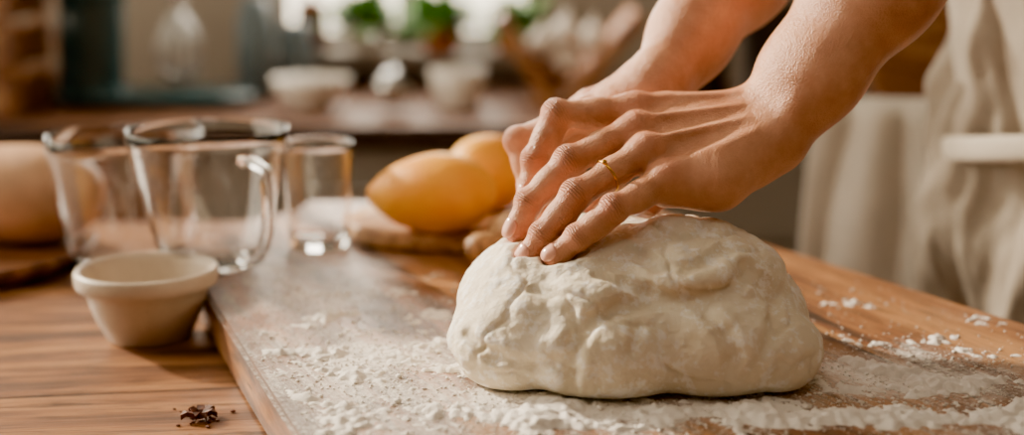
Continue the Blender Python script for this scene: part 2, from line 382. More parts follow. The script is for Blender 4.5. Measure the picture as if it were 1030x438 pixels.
def build_hand(Hd,up):
    P={k:[ray_pt(*q) for q in Hd[k]] for k in ('idx','mid','rin','pin','thb')}
    W=ray_pt(*Hd['wrist']);E=np.array(Hd['elbow'],float);heel=ray_pt(*Hd['heel'])
    Lt=nrm(P['pin'][0]-P['idx'][0]); A=nrm((P['mid'][0]+P['rin'][0])/2-W); n=nrm(np.cross(Lt,A)); sg=1
    if n@np.array(up)<0: n=-n;sg=-1
    Lt=nrm(Lt-A*(Lt@A))
    palm=[]
    fa=nrm(W-E); Lf=nrm(Lt-fa*(Lt@fa)); nf=nrm(np.cross(Lf,fa)); nf=nf if nf@n>0 else -nf
    q=lambda t,o:W+(E-W)*t+Lf*o
    for s in (1,-1):
        palm.append(('cap',W+Lf*.0115*s,q(.20,.0115*s),.0185,.0215,.028))
        palm.append(('cap',q(.20,.0115*s),q(.55,.010*s),.0215,.0325,.03))
        palm.append(('cap',q(.55,.010*s),q(.9,.010*s),.0325,.038,.03))
        palm.append(('cap',q(.9,.010*s),q(1.12,.012*s),.038,.036,.03))
    palm.append(('cap',W+Lf*.018+nf*.0105-fa*.012,W+Lf*.018+nf*.0105-fa*.016,.0095,.009,.010))   # ulna head
    for i,k in enumerate(('idx','mid','rin','pin')):
        off=(-.017+.0113*i)
        s0=W+Lt*off+A*.006; m0=P[k][0]-n*.0032
        palm.append(('cap',s0-n*.002,m0,.0158,.0112,.012))
        palm.append(('cap',s0*.3+m0*.7-n*.011,s0*.75+m0*.25-n*.008,.0125,.0145,.014))
        palm.append(('cap',P[k][0]+n*.0026,P[k][0]+n*.0020+nrm(P[k][1]-P[k][0])*.004,.0095,.0086,.005)) # knuckle
        tp=lambda t,rr:s0*(1-t)+P[k][0]*t+n*rr
        palm.append(('cap',tp(.22,.0142),tp(.92,.0092),.0022,.0026,.004)) # tendon
    palm.append(('cap',W+Lt*.014-n*.006+A*.008,heel,.0175,.0160,.016))
    palm.append(('cap',heel,P['pin'][0]-n*.008,.0160,.012,.014))
    palm.append(('cap',W-Lt*.016-n*.006+A*.006,P['thb'][0],.0175,.0165,.016))
    palm.append(('cap',P['thb'][0],P['idx'][0]-n*.006-A*.02,.014,.010,.016))
    fingers={}
    for k,J in P.items():
        r=RAD[k]; pr=[]
        d=[nrm(J[i+1]-J[i]) for i in range(3)]
        Lr=Lt if k!='thb' else nrm(np.cross(d[0],d[2])+1e-6) 
        dors=[nrm(np.cross(Lr,x))*sg for x in d]
        if k=='thb' and dors[0]@n<0: dors=[-x for x in dors]
        for i in range(3):
            a,b=J[i],J[i+1]; mid=(a+b)/2
            ra,rb=r[i],r[i+1]; rm=(ra+rb)/2*(.92 if i<2 else 1.0)
            if i==2:
                pr.append(('cap',a,b-d[2]*rb*.9,ra*.97,rb*1.0,.002))
                pr.append(('cap',mid-dors[2]*.0012,b-d[2]*rb*1.0-dors[2]*.0012,ra*.92,rb*.97,.003))
            else:
                pr.append(('cap',a,mid,ra,rm,.004)); pr.append(('cap',mid,b,rm,rb*.97,.004))
                pr.append(('cap',mid-dors[i]*.002-d[i]*.004,mid-dors[i]*.002+d[i]*.004,rm*.95,rm*.95,.006))
            if i in (0,1):
                bd=nrm(dors[i]+dors[i+1]); pr.append(('cap',b+bd*.0015-Lr*.0016,b+bd*.0015+Lr*.0016,rb*.98,rb*.98,.003))
        fingers[k]=dict(pr=pr,J=J,d=d,dors=dors,L=Lr,r=r)
    return dict(palm=palm,fingers=fingers,n=n,Lt=Lt,W=W,E=E)
def hand_field(lo,hi,h,H):
    f=Field(lo,hi,h)
    for p in H['palm']: f.add(p[:5],p[5])
    base=f.F.copy()
    for k,g in H['fingers'].items():
        bb=[prim_bb(p,.014) for p in g['pr']]; a=np.min([b[0] for b in bb],0); b=np.max([b[1] for b in bb],0)
        r=f.sl(a,b)
        if r is None: continue
        S,c=r; loc=np.full(f.F[S].shape,1.0,np.float32)
        for p in g['pr']: loc=smin(loc,prim_d(p,*c).astype(np.float32),p[5])
        f.F[S]=smin(f.F[S],smin(base[S],loc,.008),.0005)
    return f
HF=build_hand(front,(0,-.6,.8)); HR=build_hand(rear,(-.2,-.4,.9))
def hand_mesh(name,H,parent,h=.0012):
    pts=[np.asarray(p[1]) for p in H['palm']]+[np.asarray(p[2]) for p in H['palm']]+[q for g in H['fingers'].values() for q in g['J']]
    pts=np.array(pts); lo=pts.min(0)-.045;hi=pts.max(0)+.045
    f=hand_field(lo,hi,h,H); V,Q=f.mesh(); V=vsmooth(V,Q,2,.4)
    nn=vnormals(V,Q)
    red=np.zeros(len(V));wc=np.zeros(len(V));wm=np.zeros(len(V))
    for k,g in H['fingers'].items():
        J=g['J']
        for i,(q,s,a) in enumerate([(J[0],.011,.55),(J[1],.010,.75),(J[2],.0085,.6),(J[3],.010,.9)]):
            dd=np.linalg.norm(V-q-(g['dors'][min(i,2)]*.006 if i<3 else 0),axis=1); red=np.maximum(red,a*np.exp(-(dd/s)**2))
        for i in (1,2):
            ax=nrm(g['d'][i-1]+g['d'][i]); bd=nrm(g['dors'][i-1]+g['dors'][i])
            rel=V-J[i]; al=rel@ax; dist=np.linalg.norm(rel,axis=1); dor=np.clip(nn@bd,0,1)
            mk=np.exp(-(al/(.0060 if i==1 else .0036))**2)*dor*(dist<.018)*(1. if i==1 else .8)
            up=mk>wm; wm=np.where(up,mk,wm); wc=np.where(dist<.02,np.where(mk>=wm,al,wc),wc)
    ob=np_mesh(name,V,Q,M_skin,parent)
    for nm,arr in (('red',red),('wc',wc),('wm',wm)):
        a=ob.data.attributes.new(nm,'FLOAT','POINT'); a.data.foreach_set('value',arr.astype(np.float32))
    # nails: thin curved plates lying on the back of every fingertip
    for k,g in H['fingers'].items():
        J,d,do,L,r=g['J'],g['d'][2],g['dors'][2],g['L'],g['r'][3]
        L=nrm(L-d*(L@d)); ra=g['r'][2]*.97; tipc=J[3]-d*r*.9; Ls=np.linalg.norm(tipc-J[2])
        nu,nv=15,19; VV=[];FF=[]
        ln=.0135 if k!='pin' else .0120; ctr=J[3]-d*(ln*.5-.0004)
        wmax=.92
        for j in range(nv):
            s=-1+2*j/(nv-1); w=(1-abs(s)**(3.2 if s>0 else 2.6))**.45 if abs(s)<1 else 0.0
            for i in range(nu):
                t=-1+2*i/(nu-1); th=t*wmax*w
                pos=ctr+d*(s*ln*.5); al=np.clip(((pos-J[2])@d)/Ls,0,1.0); rr=ra+(r-ra)*al
                over=max(0,(pos-tipc)@d); rr2=math.sqrt(max(rr*rr-over*over*.65,1e-8))
                lift=.0010-.0007*(max(abs(t),abs(s))**6)
                VV.append(pos+(do*math.cos(th)+L*math.sin(th))*(rr2+lift))
        for j in range(nv-1):
            for i in range(nu-1): a=j*nu+i; FF.append((a,a+1,a+nu+1,a+nu))
        no=mesh_obj('nail_'+k,VV,FF,M_nail,ob); md=no.modifiers.new('s','SOLIDIFY'); md.thickness=.0006; md.offset=0
    return ob
baker=empty('baker')
hf=hand_mesh('left_hand_and_forearm',HF,baker); hr=hand_mesh('right_hand_and_forearm',HR,baker)
# ring
g=HF['fingers']['rin']; c=g['J'][0]*.44+g['J'][1]*.56; d=g['d'][0]; a1=g['dors'][0]; a2=nrm(np.cross(d,a1)); R=.0108
tube('gold_ring',[c-a1*.0003+(a1*math.cos(t)+a2*math.sin(t))*R*1.03 for t in np.linspace(0,2*math.pi,24,endpoint=False)],.0009,M_gold,hf,cyclic=True)
bpy.ops.mesh.primitive_uv_sphere_add(radius=.0019,segments=16,ring_count=10,location=tuple(c+nrm(a1+a2*.1)*(R+.0012))); o=bpy.context.object; o.name='ring_stone'; o.data.materials.append(M_gold); o.parent=hf

# ================================================================ DOUGH
h=.0016
dl,dh=(-.075,.80,-.006),(.245,1.12,.135)
f=Field(dl,dh,h)
for p,k in [(('ell',(.078,.955,.036),(.103,.100,.059)),0),(('ell',(.015,.940,.038),(.053,.080,.046)),.012),(('ell',(.002,.905,.025),(.044,.052,.034)),.008),
            (('ell',(.156,.950,.029),(.046,.088,.043)),.004),(('ell',(.130,.898,.028),(.062,.058,.039)),.005),(('ell',(.062,.888,.027),(.066,.052,.036)),.006),
            (('ell',(.116,.932,.063),(.069,.068,.035)),.001),(('ell',(.168,.898,.022),(.036,.047,.030)),.003),(('ell',(.054,.906,.053),(.048,.050,.030)),.002)]: f.add(p,k)
def crease(pts,r,k=.008):
    for a,b in zip(pts[:-1],pts[1:]): f.sub(('cap',a,b,r,r),k)
F0=f.F.copy()
def surf(u,v,off=0.0):
    dr=nrm(ray_pt(u,v,1.0)-np.array([0,0,.30])); o=np.array([0,0,.30])
    for t in np.arange(.8,1.2,.0012):
        p=o+dr*t; i=np.round((p-f.lo)/f.h).astype(int)
        if (i>=0).all() and (i<f.n).all() and F0[tuple(i)]<0: return p-dr*off
    return o+dr*.95
def cr_px(px,r,k=.008,off=0.0):
    P=[surf(u,v,off) for u,v in px]
    crease(P,r,k)
cr_px([(574,390),(574,365),(580,342),(597,322),(626,309),(655,303),(685,301),(715,299),(742,289),(758,268)],.0050,.005)
cr_px([(602,274),(628,284),(652,293),(674,301)],.0034,.005)
cr_px([(752,268),(768,284),(779,304),(781,326),(772,352)],.0050,.006)
cr_px([(582,338),(574,312),(556,296),(536,290)],.0030,.005)
cr_px([(692,301),(712,314),(729,334),(739,356),(732,378)],.0036,.006)
cr_px([(468,335),(496,358),(538,369),(572,360)],.0030,.006)
cr_px([(636,250),(662,266),(690,270),(714,260),(730,248)],.0036,.006)
cr_px([(628,309),(642,330),(636,354)],.0026,.005)
cr_px([(660,230),(684,240),(706,236)],.0026,.005)
for H in (HF,HR):
    hfld=hand_field(dl,np.array(dl)+(f.n-1)*h+1e-9,h,H).F[:f.n[0],:f.n[1],:f.n[2]]
    f.F=f.F-.0035*np.exp(-((hfld-.006)/.006)**2).astype(np.float32)*(np.abs(f.F)<.02)
    f.F=smax(f.F,-(hfld-.0002),.003)
f.F=smax(f.F,(0.0006-f.ax[2])[None,None,:]+np.zeros_like(f.F),.004)
V,Q=f.mesh(); V=vsmooth(V,Q,2,.4); nn=vnormals(V,Q)
w=np.clip((V[:,2]-.002)/.01,0,1)
rid=1-np.abs(fbm(V,(16,16,24),2,12)); rid=np.clip((rid-.84)/.16,0,1)**2
hd=fbm(V,18,2,3)*.0028+fbm(V,60,3,9)*.0012-rid*.0022+fbm(V,190,2,5)*.0004
V=V+nn*(hd*w)[:,None]
dough=np_mesh('bread_dough_ball',V,Q,M_dough)

# ================================================================ TABLE, BOARD
tb=empty('kitchen_table')
edge=lambda y:.227+(1.316-y)*.5525
left=lambda y:-.227-(y-1.057)*.376
board=prism('cutting_board',[(left(.35),.35),(edge(.35)-.002,.35),(edge(1.50),1.50),(-.22,1.50),(-.262,1.36),(left(1.215),1.215)],TAB+.0005,0,M_board,bev=.003)
prism('table_top',[(-1.15,.30),(edge(.30)-.02,.30),(edge(1.56)-.02,1.56),(-1.15,1.56)],TAB-.04,TAB,M_table,tb,bev=.003)
box('apron_front',(-1.1,.36,TAB-.14),(.60,.385,TAB-.04),M_table,tb); box('apron_back',(-1.1,1.48,TAB-.14),(.08,1.505,TAB-.04),M_table,tb)
for i,(x,y) in enumerate([(-1.08,.38),(-1.08,1.48),(.62,.38),(.05,1.46)]): box('leg_%d'%i,(x-.035,y-.035,FLOOR),(x+.035,y+.035,TAB-.04),M_table,tb,bev=.006)

# flour
nx,ny=420,320; x0,x1,y0,y1=-.30,.48,.70,1.22
def fmask(x,y):
    g=lambda cx,cy,sx,sy:math.exp(-((x-cx)/sx)**2-((y-cy)/sy)**2)
    return .76*g(-.09,.93,.09,.07)+.92*g(.02,.835,.16,.026)+.40*g(-.13,1.04,.08,.10)+.86*g(.26,.915,.09,.055)+.78*g(.18,.828,.12,.032)+.86*g(.36,.83,.10,.05)+.5*g(-.04,.79,.12,.03)
VV=[];FF=[]
for j in range(ny):
    for i in range(nx):
        x=x0+(x1-x0)*i/(nx-1);y=y0+(y1-y0)*j/(ny-1)
        a=noise.fractal(Vector((x*24,y*30,0)),1,2,6); b2=noise.fractal(Vector((x*160,y*160,5)),1,2,3)
        hgt=(fmask(x,y)*1.0+a*1.05-.78)*.0055+b2*.0030
        hgt=min(hgt,.006)
        if x<left(y)+.012: hgt=-.002
        if x>edge(y)-.01: hgt=-.002
        VV.append((x,y,max(hgt,-.0015)))
for j in range(ny-1):
    for i in range(nx-1):
        a=j*nx+i; q=(a,a+1,a+nx+1,a+nx)
        if max(VV[k][2] for k in q)>0: FF.append(q)
used=sorted({k for q in FF for k in q}); mp={k:i for i,k in enumerate(used)}
VV=[VV[k] for k in used]; FF=[tuple(mp[k] for k in q) for q in FF]
cnt=0
ico=bmesh.new(); bmesh.ops.create_icosphere(ico,subdivisions=1,radius=1); iv=[v.co.copy() for v in ico.verts]; jf=[[v.index for v in q.verts] for q in ico.faces]; ico.free()
while cnt<6000:
    x=random.uniform(-.30,.47);y=random.uniform(.74,1.15)
    if x<left(y)+.01 or x>edge(y)-.01 or random.random()>min(1,fmask(x,y)+.07): continue
    s=random.choice([.0003,.0005,.0007,.0010,.0006,.0004]) * random.uniform(.7,1.3); o=len(VV); cnt+=1
    if random.random()<.035: s*=2.2
    for v in iv: VV.append((x+v.x*s*random.uniform(.6,1.5),y+v.y*s*random.uniform(.6,1.5),s*.5+v.z*s*.65))
    for q in jf: FF.append(tuple(o+k for k in q))
mesh_obj('scattered_flour',VV,FF,M_flour)

# ================================================================ TABLEWARE
def glass_prof(rb,rt,H,t=.0020,bt=.007,curve=.35):
    o=[(0,0),(rb*.9,0),(rb,.003)]; n=10
    for i in range(1,n+1):
        s=i/n; o.append((rb+(rt-rb)*(s**curve*.55+s*.45) if curve!=1 else rb+(rt-rb)*s,.003+(H-.003)*s))
    inn=[(r-t,z) for r,z in reversed(o[3:]) if z>bt+.004]
    return o[:-1]+[(o[-1][0],H-.001),(o[-1][0]-t*.5,H+.0006)]+inn+[(rb*.8,bt+.001),(0,bt)]
def glass_handle(name,cx,cy,ra,rb_,z0,z1,az,out,parent):
    d=np.array([math.cos(az),math.sin(az),0]); c=np.array([cx,cy,0])
    p=lambda r,z:c+d*r+np.array([0,0,z])
    pts=[p(ra-.004,z1),p(ra+out*.45,z1+.004),p(ra+out*.95,z1-.002),p(ra+out,z1-(z1-z0)*.35),p(ra+out*.9,z1-(z1-z0)*.75),p(rb_+out*.6,z0-.006),p(rb_-.003,z0)]
    return tube(name,pts,.0055,M_glass,parent,seg=14)
g1=lathe('glass_cup',glass_prof(.046,.072,.136),96,M_glass,(-.360,1.305,TAB+.0003))
g2=lathe('glass_mug',glass_prof(.034,.069,.122),96,M_glass,(-.260,1.200,.0003))
glass_handle('handle',-.260,1.200,.064,.052,.020,.102,-50*D2R,.036,g2)
g3=lathe('drinking_glass',glass_prof(.027,.0335,.098,t=.0018,curve=1),80,M_glass,(-.178,1.280,.0003))
rp=[(0,.002),(.029,.002),(.030,0),(.033,0),(.0345,.002),(.038,.009),(.0415,.016),(.0422,.0175),(.0440,.022),(.0447,.0235),(.0460,.028),(.0467,.0295),(.0480,.035),(.0498,.0425),(.0540,.044),(.0572,.046),(.0585,.050),(.0585,.057),(.0572,.0595),(.0553,.0600),(.0532,.0585),(.0510,.052),(.046,.036),(.038,.018),(.028,.010),(0,.008)]
lathe('ramekin',[(r*.97,z*.98) for r,z in rp],96,M_stone,(-.294,1.110,TAB))
pl=lathe('wooden_plate',[(0,0),(.120,0),(.135,.006),(.140,.014),(.139,.020),(.134,.020),(.122,.016),(0,.016)],80,M_plate,(-.552,1.355,TAB))
M_bun=simple('pale_bread_crust','#c99b74',.5,var=.16,scale=22,bump=.2)
def blob(name,prims,h,mat,parent=None,disp=.001,sc=30,sm=3):
    bb=[prim_bb(p[0],.02) for p in prims]; lo=np.min([b[0] for b in bb],0);hi=np.max([b[1] for b in bb],0)
    q=Field(lo,hi,h)
    for p,k in prims: q.add(p,k)
    V,Q=q.mesh(); V=vsmooth(V,Q,sm,.5)
    if disp: V=V+vnormals(V,Q)*(fbm(V,sc,2,4)*disp)[:,None]
    return np_mesh(name,V,Q,mat,parent)
bun=blob('bread_loaf',[(('ell',(-.506,1.385,TAB+.019+.047),(.096,.060,.0475)),0),(('ell',(-.466,1.382,TAB+.019+.043),(.056,.052,.0425)),.02)],.003,M_bun,disp=.003,sc=12)
lb=lathe('round_wooden_board',[(0,0),(.086,0),(.090,.004),(.090,.014),(.087,.018),(0,.018)],80,M_oak,(-.068,1.338,0.0003))
m=N('lemon_peel'); n1=m.noise(scale=260,detail=2); n2=m.noise(scale=9,detail=3)
m.setp(Base_Color=m.ramp(n2,[(.35,lin('#e68600')),(.65,lin('#f7b000'))]),Roughness=.5); m.bump(n1,.35,.001); M_lem=m.m
def lemon(c,L,R,ax,tilt=0):
    ax=nrm(ax); c=np.array(c); t=nrm(np.cross(ax,(0,0,1))); u=nrm(np.cross(t,ax)); Rm=np.stack([ax,t,u],1)
    return blob('lemon',[(('ell',c,(L,R,R),Rm),0),(('ell',c-ax*L*.20,(L*.75,R*1.06,R*1.02),Rm),.01),(('cap',c+ax*L*.80,c+ax*(L-.001),.008,.005),.018)],.0022,M_lem,disp=.0012,sc=22)
lemon((-.071,1.268,.019+.034),.056,.034,(-1,.15,-.05))
lemon((-.018,1.372,.019+.035),.048,.035,(.8,.5,0))
def rolling_pin():
    a=np.array([-.036,1.168,.023]); d=nrm((.62,.78,.02)); e=empty('rolling_pin')
    prof=[(0,0),(.006,.001),(.0105,.006),(.0125,.014),(.011,.026),(.0085,.036),(.0095,.046),(.013,.049),(.021,.051),(.0225,.056),(.0225,.216),(.021,.221),(.013,.223),(.0095,.226),(.0085,.236),(.011,.246),(.0125,.258),(.0105,.266),(.006,.271),(0,.272)]
    o=lathe('pin_body',prof,48,M_oak,(0,0,0),e)
    q=Vector((0,0,1)).rotation_difference(Vector(d)); o.matrix_local=Matrix.Translation(Vector(a))@q.to_matrix().to_4x4()
rolling_pin()
M_anise=simple('dried_spice','#5e2f1a',.7,var=.3,scale=200,bump=.6)
VV=[];FF=[]
cx,cy=-.212,.915
for i in range(7):
    a=i*2*math.pi/7+random.uniform(-.3,.3); r=.012*random.uniform(.7,1.2); o=len(VV); dx,dy=math.cos(a),math.sin(a)
    for (s,w,z) in [(0,.001,.002),(.35,.003,.006),(.7,.0025,.008),(1,.0003,.006)]:
        VV+= [(cx+dx*r*s-dy*w,cy+dy*r*s+dx*w,TAB+z),(cx+dx*r*s,cy+dy*r*s,TAB+max(z-.004,.0003)),(cx+dx*r*s+dy*w,cy+dy*r*s-dx*w,TAB+z)]
    for k in range(3):
        b0=o+k*3; FF+=[(b0,b0+1,b0+4,b0+3),(b0+1,b0+2,b0+5,b0+4),(b0+2,b0,b0+3,b0+5)]
for i in range(24):
    x=cx+random.gauss(0,.012);y=cy+random.gauss(0,.010);s=random.uniform(.0005,.0016);o=len(VV)
    for v in iv: VV.append((x+v.x*s*1.4,y+v.y*s,TAB+s*.7+v.z*s*.7))
    for q in jf: FF.append(tuple(o+k for k in q))
mesh_obj('star_anise',VV,FF,M_anise,smooth=False)

# ================================================================ BAKER BODY
C=np.array([.59,1.34]); fv=np.array([-.875,-.483]); lv=np.array([.483,-.875])
def B(a,l,z): p=C+fv*a+lv*l; return np.array([p[0],p[1],z])
def cloth(name,prims,h,mat,folds=0,clip=None,infl=0,fs=(9,9,1.6)):
    bb=[prim_bb(p[0],.05) for p in prims]; lo=np.min([b[0] for b in bb],0);hi=np.max([b[1] for b in bb],0)
    q=Field(lo,hi,h)
    for p,k in prims: q.add(p,k)
    q.F-=infl
    if clip is not None:
        X,Y,Z=q.ax[0][:,None,None],q.ax[1][None,:,None],q.ax[2][None,None,:]; q.F=np.maximum(q.F,clip(X,Y,Z)).astype(np.float32)
    V,Q=q.mesh(); V=vsmooth(V,Q,3,.5)
    if folds:
        V=V+vnormals(V,Q)*((fbm(V,fs,3,2)*folds+fbm(V,(22,22,14),2,6)*folds*.35))[:,None]
    return np_mesh(name,V,Q,mat,baker)
Efr,Ere=HF['E'],HR['E']; shl,shr=B(.16,.165,.50),B(.20,-.165,.50)
torso=[]
for s in (1,-1):
    torso+=[(('cap',B(0,.065*s,-.02),B(.02,.05*s,.16),.115,.098),.05),(('cap',B(.02,.05*s,.16),B(.10,.07*s,.38),.098,.105),.05),(('cap',B(.10,.07*s,.38),B(.15,.12*s,.47),.10,.065),.05)]
torso+=[(('cap',shl,shl*.15+Efr*.85,.060,.052),.04),(('cap',shr,shr*.15+Ere*.85,.060,.052),.04),(('cap',B(.16,0,.5),B(.19,0,.56),.06,.055),.03)]
cloth('shirt',torso,.006,M_sash,folds=.006)
ap=[]
for s in (1,-1):
    ap+=[(('cap',B(0.01,.065*s,-.02),B(.02,.05*s,.16),.118,.100),.05),(('cap',B(.02,.05*s,.16),B(.07,.05*s,.34),.100,.10),.05),(('cap',B(.0,.075*s,-.45),B(0.01,.065*s,-.02),.14,.118),.05)]
def apclip(X,Y,Z): return np.maximum(-(( (X-C[0])*fv[0]+(Y-C[1])*fv[1])+.045)+0*Z, np.maximum(-.42-Z,Z-.40)+0*X+0*Y)
cloth('apron',ap,.005,M_apron,folds=.032,clip=apclip,infl=.010,fs=(15,15,4.0))
pts=[B(.02+ .140*math.cos(t),.185*math.sin(t),.095+.030*math.sin(t)) for t in np.linspace(0,2*math.pi,20,endpoint=False)]
VV=[];FF=[]
for i,p in enumerate(pts):
    dr=nrm(p-B(.02,0,p[2])); 
    for (o,z) in ((0,-.012),(.004,-.009),(.004,.009),(0,.012)): VV.append(p+dr*o+np.array([0,0,z]))
for i in range(20):
    j=(i+1)%20
    for k in range(3): FF.append((i*4+k,j*4+k,j*4+k+1,i*4+k+1))
so=mesh_obj('apron_tie',VV,FF,M_sash,baker); so.modifiers.new('s','SUBSURF').render_levels=2
tr=[]
for s in (1,-1): tr+=[(('cap',B(0,.08*s,-.05),B(.01,.09*s,-.42),.095,.066),.02),(('cap',B(.01,.09*s,-.42),B(-.01,.09*s,-.80),.066,.048),.02)]
cloth('trousers',tr,.008,M_trous,folds=.006)
for s in (1,-1): cloth('shoe_%s'%('left' if s>0 else 'right'),[(('cap',B(-.02,.09*s,FLOOR+.045),B(.13,.10*s,FLOOR+.035),.042,.034),.02),(('cap',B(-.03,.09*s,FLOOR+.03),B(-.02,.09*s,FLOOR+.09),.034,.045),.02)],.006,M_trous,clip=lambda X,Y,Z:(FLOOR+.001-Z)+0*X+0*Y)
hc=B(.26,0,.72)
F3=np.array([fv[0],fv[1],-.25]);F3=nrm(F3);L3=np.array([lv[0],lv[1],0]);U3=nrm(np.cross(F3,L3)); U3=U3 if U3[2]>0 else -U3
hp=lambda a,l,u:hc+F3*a+L3*l+U3*u
Rm=np.stack([F3,L3,U3],1)
hd=[(('ell',hc,(.095,.075,.105),Rm),0),(('cap',hp(.055,0,-.06),hp(.07,0,-.09),.035,.022),.03),(('cap',B(.17,0,.53),hp(-.02,0,-.07),.052,.05),.03),
    (('cap',hp(.093,0,.01),hp(.112,0,-.028),.006,.011),.012),(('cap',hp(.090,-.017,-.060),hp(.090,.017,-.060),.005,.005),.006)]
for s in (1,-1): hd+=[(('ell',hp(0,.077*s,-.01),(.018,.008,.030),Rm),.006),(('cap',hp(.088,.018*s,.022),hp(.08,.045*s,.022),.006,.005),.01)]
q=cloth('head',hd,.004,M_skin)
for s in (1,-1):
    bpy.ops.mesh.primitive_uv_sphere_add(radius=.012,segments=20,ring_count=12,location=tuple(hp(.080,.032*s,.003))); o=bpy.context.object; o.name='eye_%s'%('left' if s>0 else 'right'); o.data.materials.append(M_cer); o.parent=baker
M_hair=simple('brown_hair','#3a2417',.5,var=.3,scale=120,bump=.5)
cloth('hair',[(('ell',hp(-.018,0,.022),(.098,.085,.105),Rm),0),(('ell',hp(-.12,0,.02),(.04,.045,.045),Rm),.015)],.005,M_hair,folds=.002)

# ================================================================ CHAIR + TOWEL
ch=empty('white_chair'); cz=.062
R=Matrix.Rotation(-12*D2R,3,'Z'); pv=(.60,1.72,0)
def cb(n,lo,hi): box(n,lo,hi,M_white,ch,bev=.006,rot=R,pivot=pv)
X0=.395
cb('back_post_1',(X0,1.70,FLOOR),(X0+.035,1.735,cz)); cb('back_post_2',(X0+.375,1.70,FLOOR),(X0+.41,1.735,cz))
cb('top_rail',(X0,1.705,cz-.07),(X0+.41,1.73,cz)); cb('mid_rail',(X0+.035,1.708,cz-.30),(X0+.375,1.727,cz-.25))
for i in range(4): cb('slat_%d'%i,(X0+.085+i*.075,1.711,cz-.26),(X0+.115+i*.075,1.724,cz-.06))
cb('seat',(X0-.005,1.74,-.42),(X0+.415,2.12,-.39)); cb('front_leg_1',(X0+.005,2.08,FLOOR),(X0+.04,2.115,-.42)); cb('front_leg_2',(X0+.37,2.08,FLOOR),(X0+.405,2.115,-.42))
VV=[];FF=[];nu,nv=60,50
for j in range(nv):
    s=j/(nv-1)*.62-.10
    for i in range(nu):
        t=i/(nu-1); x=X0-.02+t*.20
        fold=.012*math.sin(t*9+1.0+s*3+2*noise.noise(Vector((t*2,s*3,4))))*min(1,abs(s)*5+.2)+.012*noise.noise(Vector((t*4,s*5,0)))
        if s<0: y,z=1.742+fold*.4,cz+.006+s
        elif s<.045: a=s/.045; y,z=1.742-a*.05,cz+.006+.010*math.sin(a*math.pi)
        else: y,z=1.688-abs(fold)-.012*(s-.045)*4,cz+.006-(s-.045)
        x+= (t-.5)*(.03*math.sin(s*5))
        VV.append(tuple(Matrix.Translation(pv)@R.to_4x4()@Matrix.Translation(-Vector(pv))@Vector((x,y,z))))
for j in range(nv-1):
    for i in range(nu-1): a=j*nu+i; FF.append((a,a+1,a+nu+1,a+nu))
tw=mesh_obj('linen_towel',VV,FF,M_towel); md=tw.modifiers.new('s','SOLIDIFY'); md.thickness=.003

# ================================================================ KITCHEN BACKGROUND
cn=empty('kitchen_counter')
box('countertop',(-1.75,2.40,CNT-.035),(1.75,3.04,CNT),M_bw,cn,bev=.004)
box('carcass',(-1.75,2.46,FLOOR+.1),(1.75,3.04,CNT-.035),M_cab,cn,bev=0)
box('plinth',(-1.75,2.52,FLOOR),(1.75,3.04,FLOOR+.1),M_trous,cn,bev=0)
for i in range(6):
    x=-1.72+i*.58
    mt=M_bw if i in (0,1) or i==4 else M_cab
    box('door_panel_%d'%i,(x,2.435,FLOOR+.12),(x+.56,2.458,-.27),mt,cn,bev=.004); box('drawer_front_%d'%i,(x,2.435,-.26),(x+.56,2.458,CNT-.045),mt,cn,bev=.004)
    tube('pull_%d'%i,[(x+.2,2.433,-.165),(x+.2,2.405,-.165),(x+.36,2.405,-.165),(x+.36,2.433,-.165)],.005,M_steel,cn)
# stand mixer
mx=empty('stand_mixer'); my=2.66
blob('mixer_base',[(('cap',(-.79,my,CNT+.022),(-.56,my,CNT+.018),.075,.085,(np.array([0,0,1.]),.25)),0)],.006,M_teal,mx,disp=0)
blob('mixer_column',[(('cap',(-.79,my,CNT+.03),(-.775,my,.20),.062,.060),0),(('cap',(-.775,my,.20),(-.77,my,.27),.06,.07),.03)],.006,M_teal,mx,disp=0)
blob('mixer_head',[(('cap',(-.80,my,.29),(-.57,my,.285),.072,.060),.0),(('cap',(-.62,my,.27),(-.62,my,.215),.035,.03),.02)],.006,M_teal,mx,disp=0)
tube('whisk_shaft',[(-.62,my,.22),(-.62,my,.13)],.013,M_steel,mx)
for i in range(6):
    a=i*math.pi/6; c_,s_=math.cos(a),math.sin(a)
    P=[(0,.135),(.028,.10),(.048,.055),(.038,.012),(0,-.003),(-.038,.012),(-.048,.055),(-.028,.10),(0,.135)]
    tube('whisk_wire_%d'%i,[(-.62+r*c_,my+r*s_,z) for r,z in P],.0040,M_steel,mx)
# crate
cr=empty('wooden_crate')
for j in range(4):
    z=CNT+.004+j*.085
    box('slat_f%d'%j,(-1.20,2.42,z),(-.865,2.432,z+.065),M_crate,cr); box('slat_b%d'%j,(-1.20,2.70,z),(-.865,2.712,z+.065),M_crate,cr); box('slat_s%d'%j,(-.877,2.435,z),(-.865,2.70,z+.065),M_crate,cr); box('slat_l%d'%j,(-1.20,2.435,z),(-1.188,2.70,z+.065),M_crate,cr)
for i,(x,y) in enumerate([(-1.185,2.436),(-.895,2.436),(-1.185,2.68),(-.895,2.68)]): box('post_%d'%i,(x,y,CNT),(x+.018,y+.018,CNT+.33),M_crate,cr)
box('bottom',(-1.19,2.44,CNT+.003),(-.88,2.69,CNT+.012),M_crate,cr)
bowl=[(0,.0),(.03,0),(.032,.006),(.05,.02),(.066,.042),(.072,.062),(.070,.063),(.062,.044),(.045,.022),(0,.010)]
lathe('white_bowl',bowl,48,M_cer,(-.365,2.58,CNT))
cup=[(0,0),(.034,0),(.036,.004),(.047,.03),(.052,.075),(.050,.076),(.045,.032),(.03,.010),(0,.008)]
lathe('white_cup',cup,48,M_cer,(-.100,2.60,CNT))
lathe('storage_jar',[(0,0),(.032,0),(.036,.005),(.037,.15),(.028,.17),(.028,.19),(.012,.195),(0,.197)],40,M_blue,(-.50,2.78,CNT))
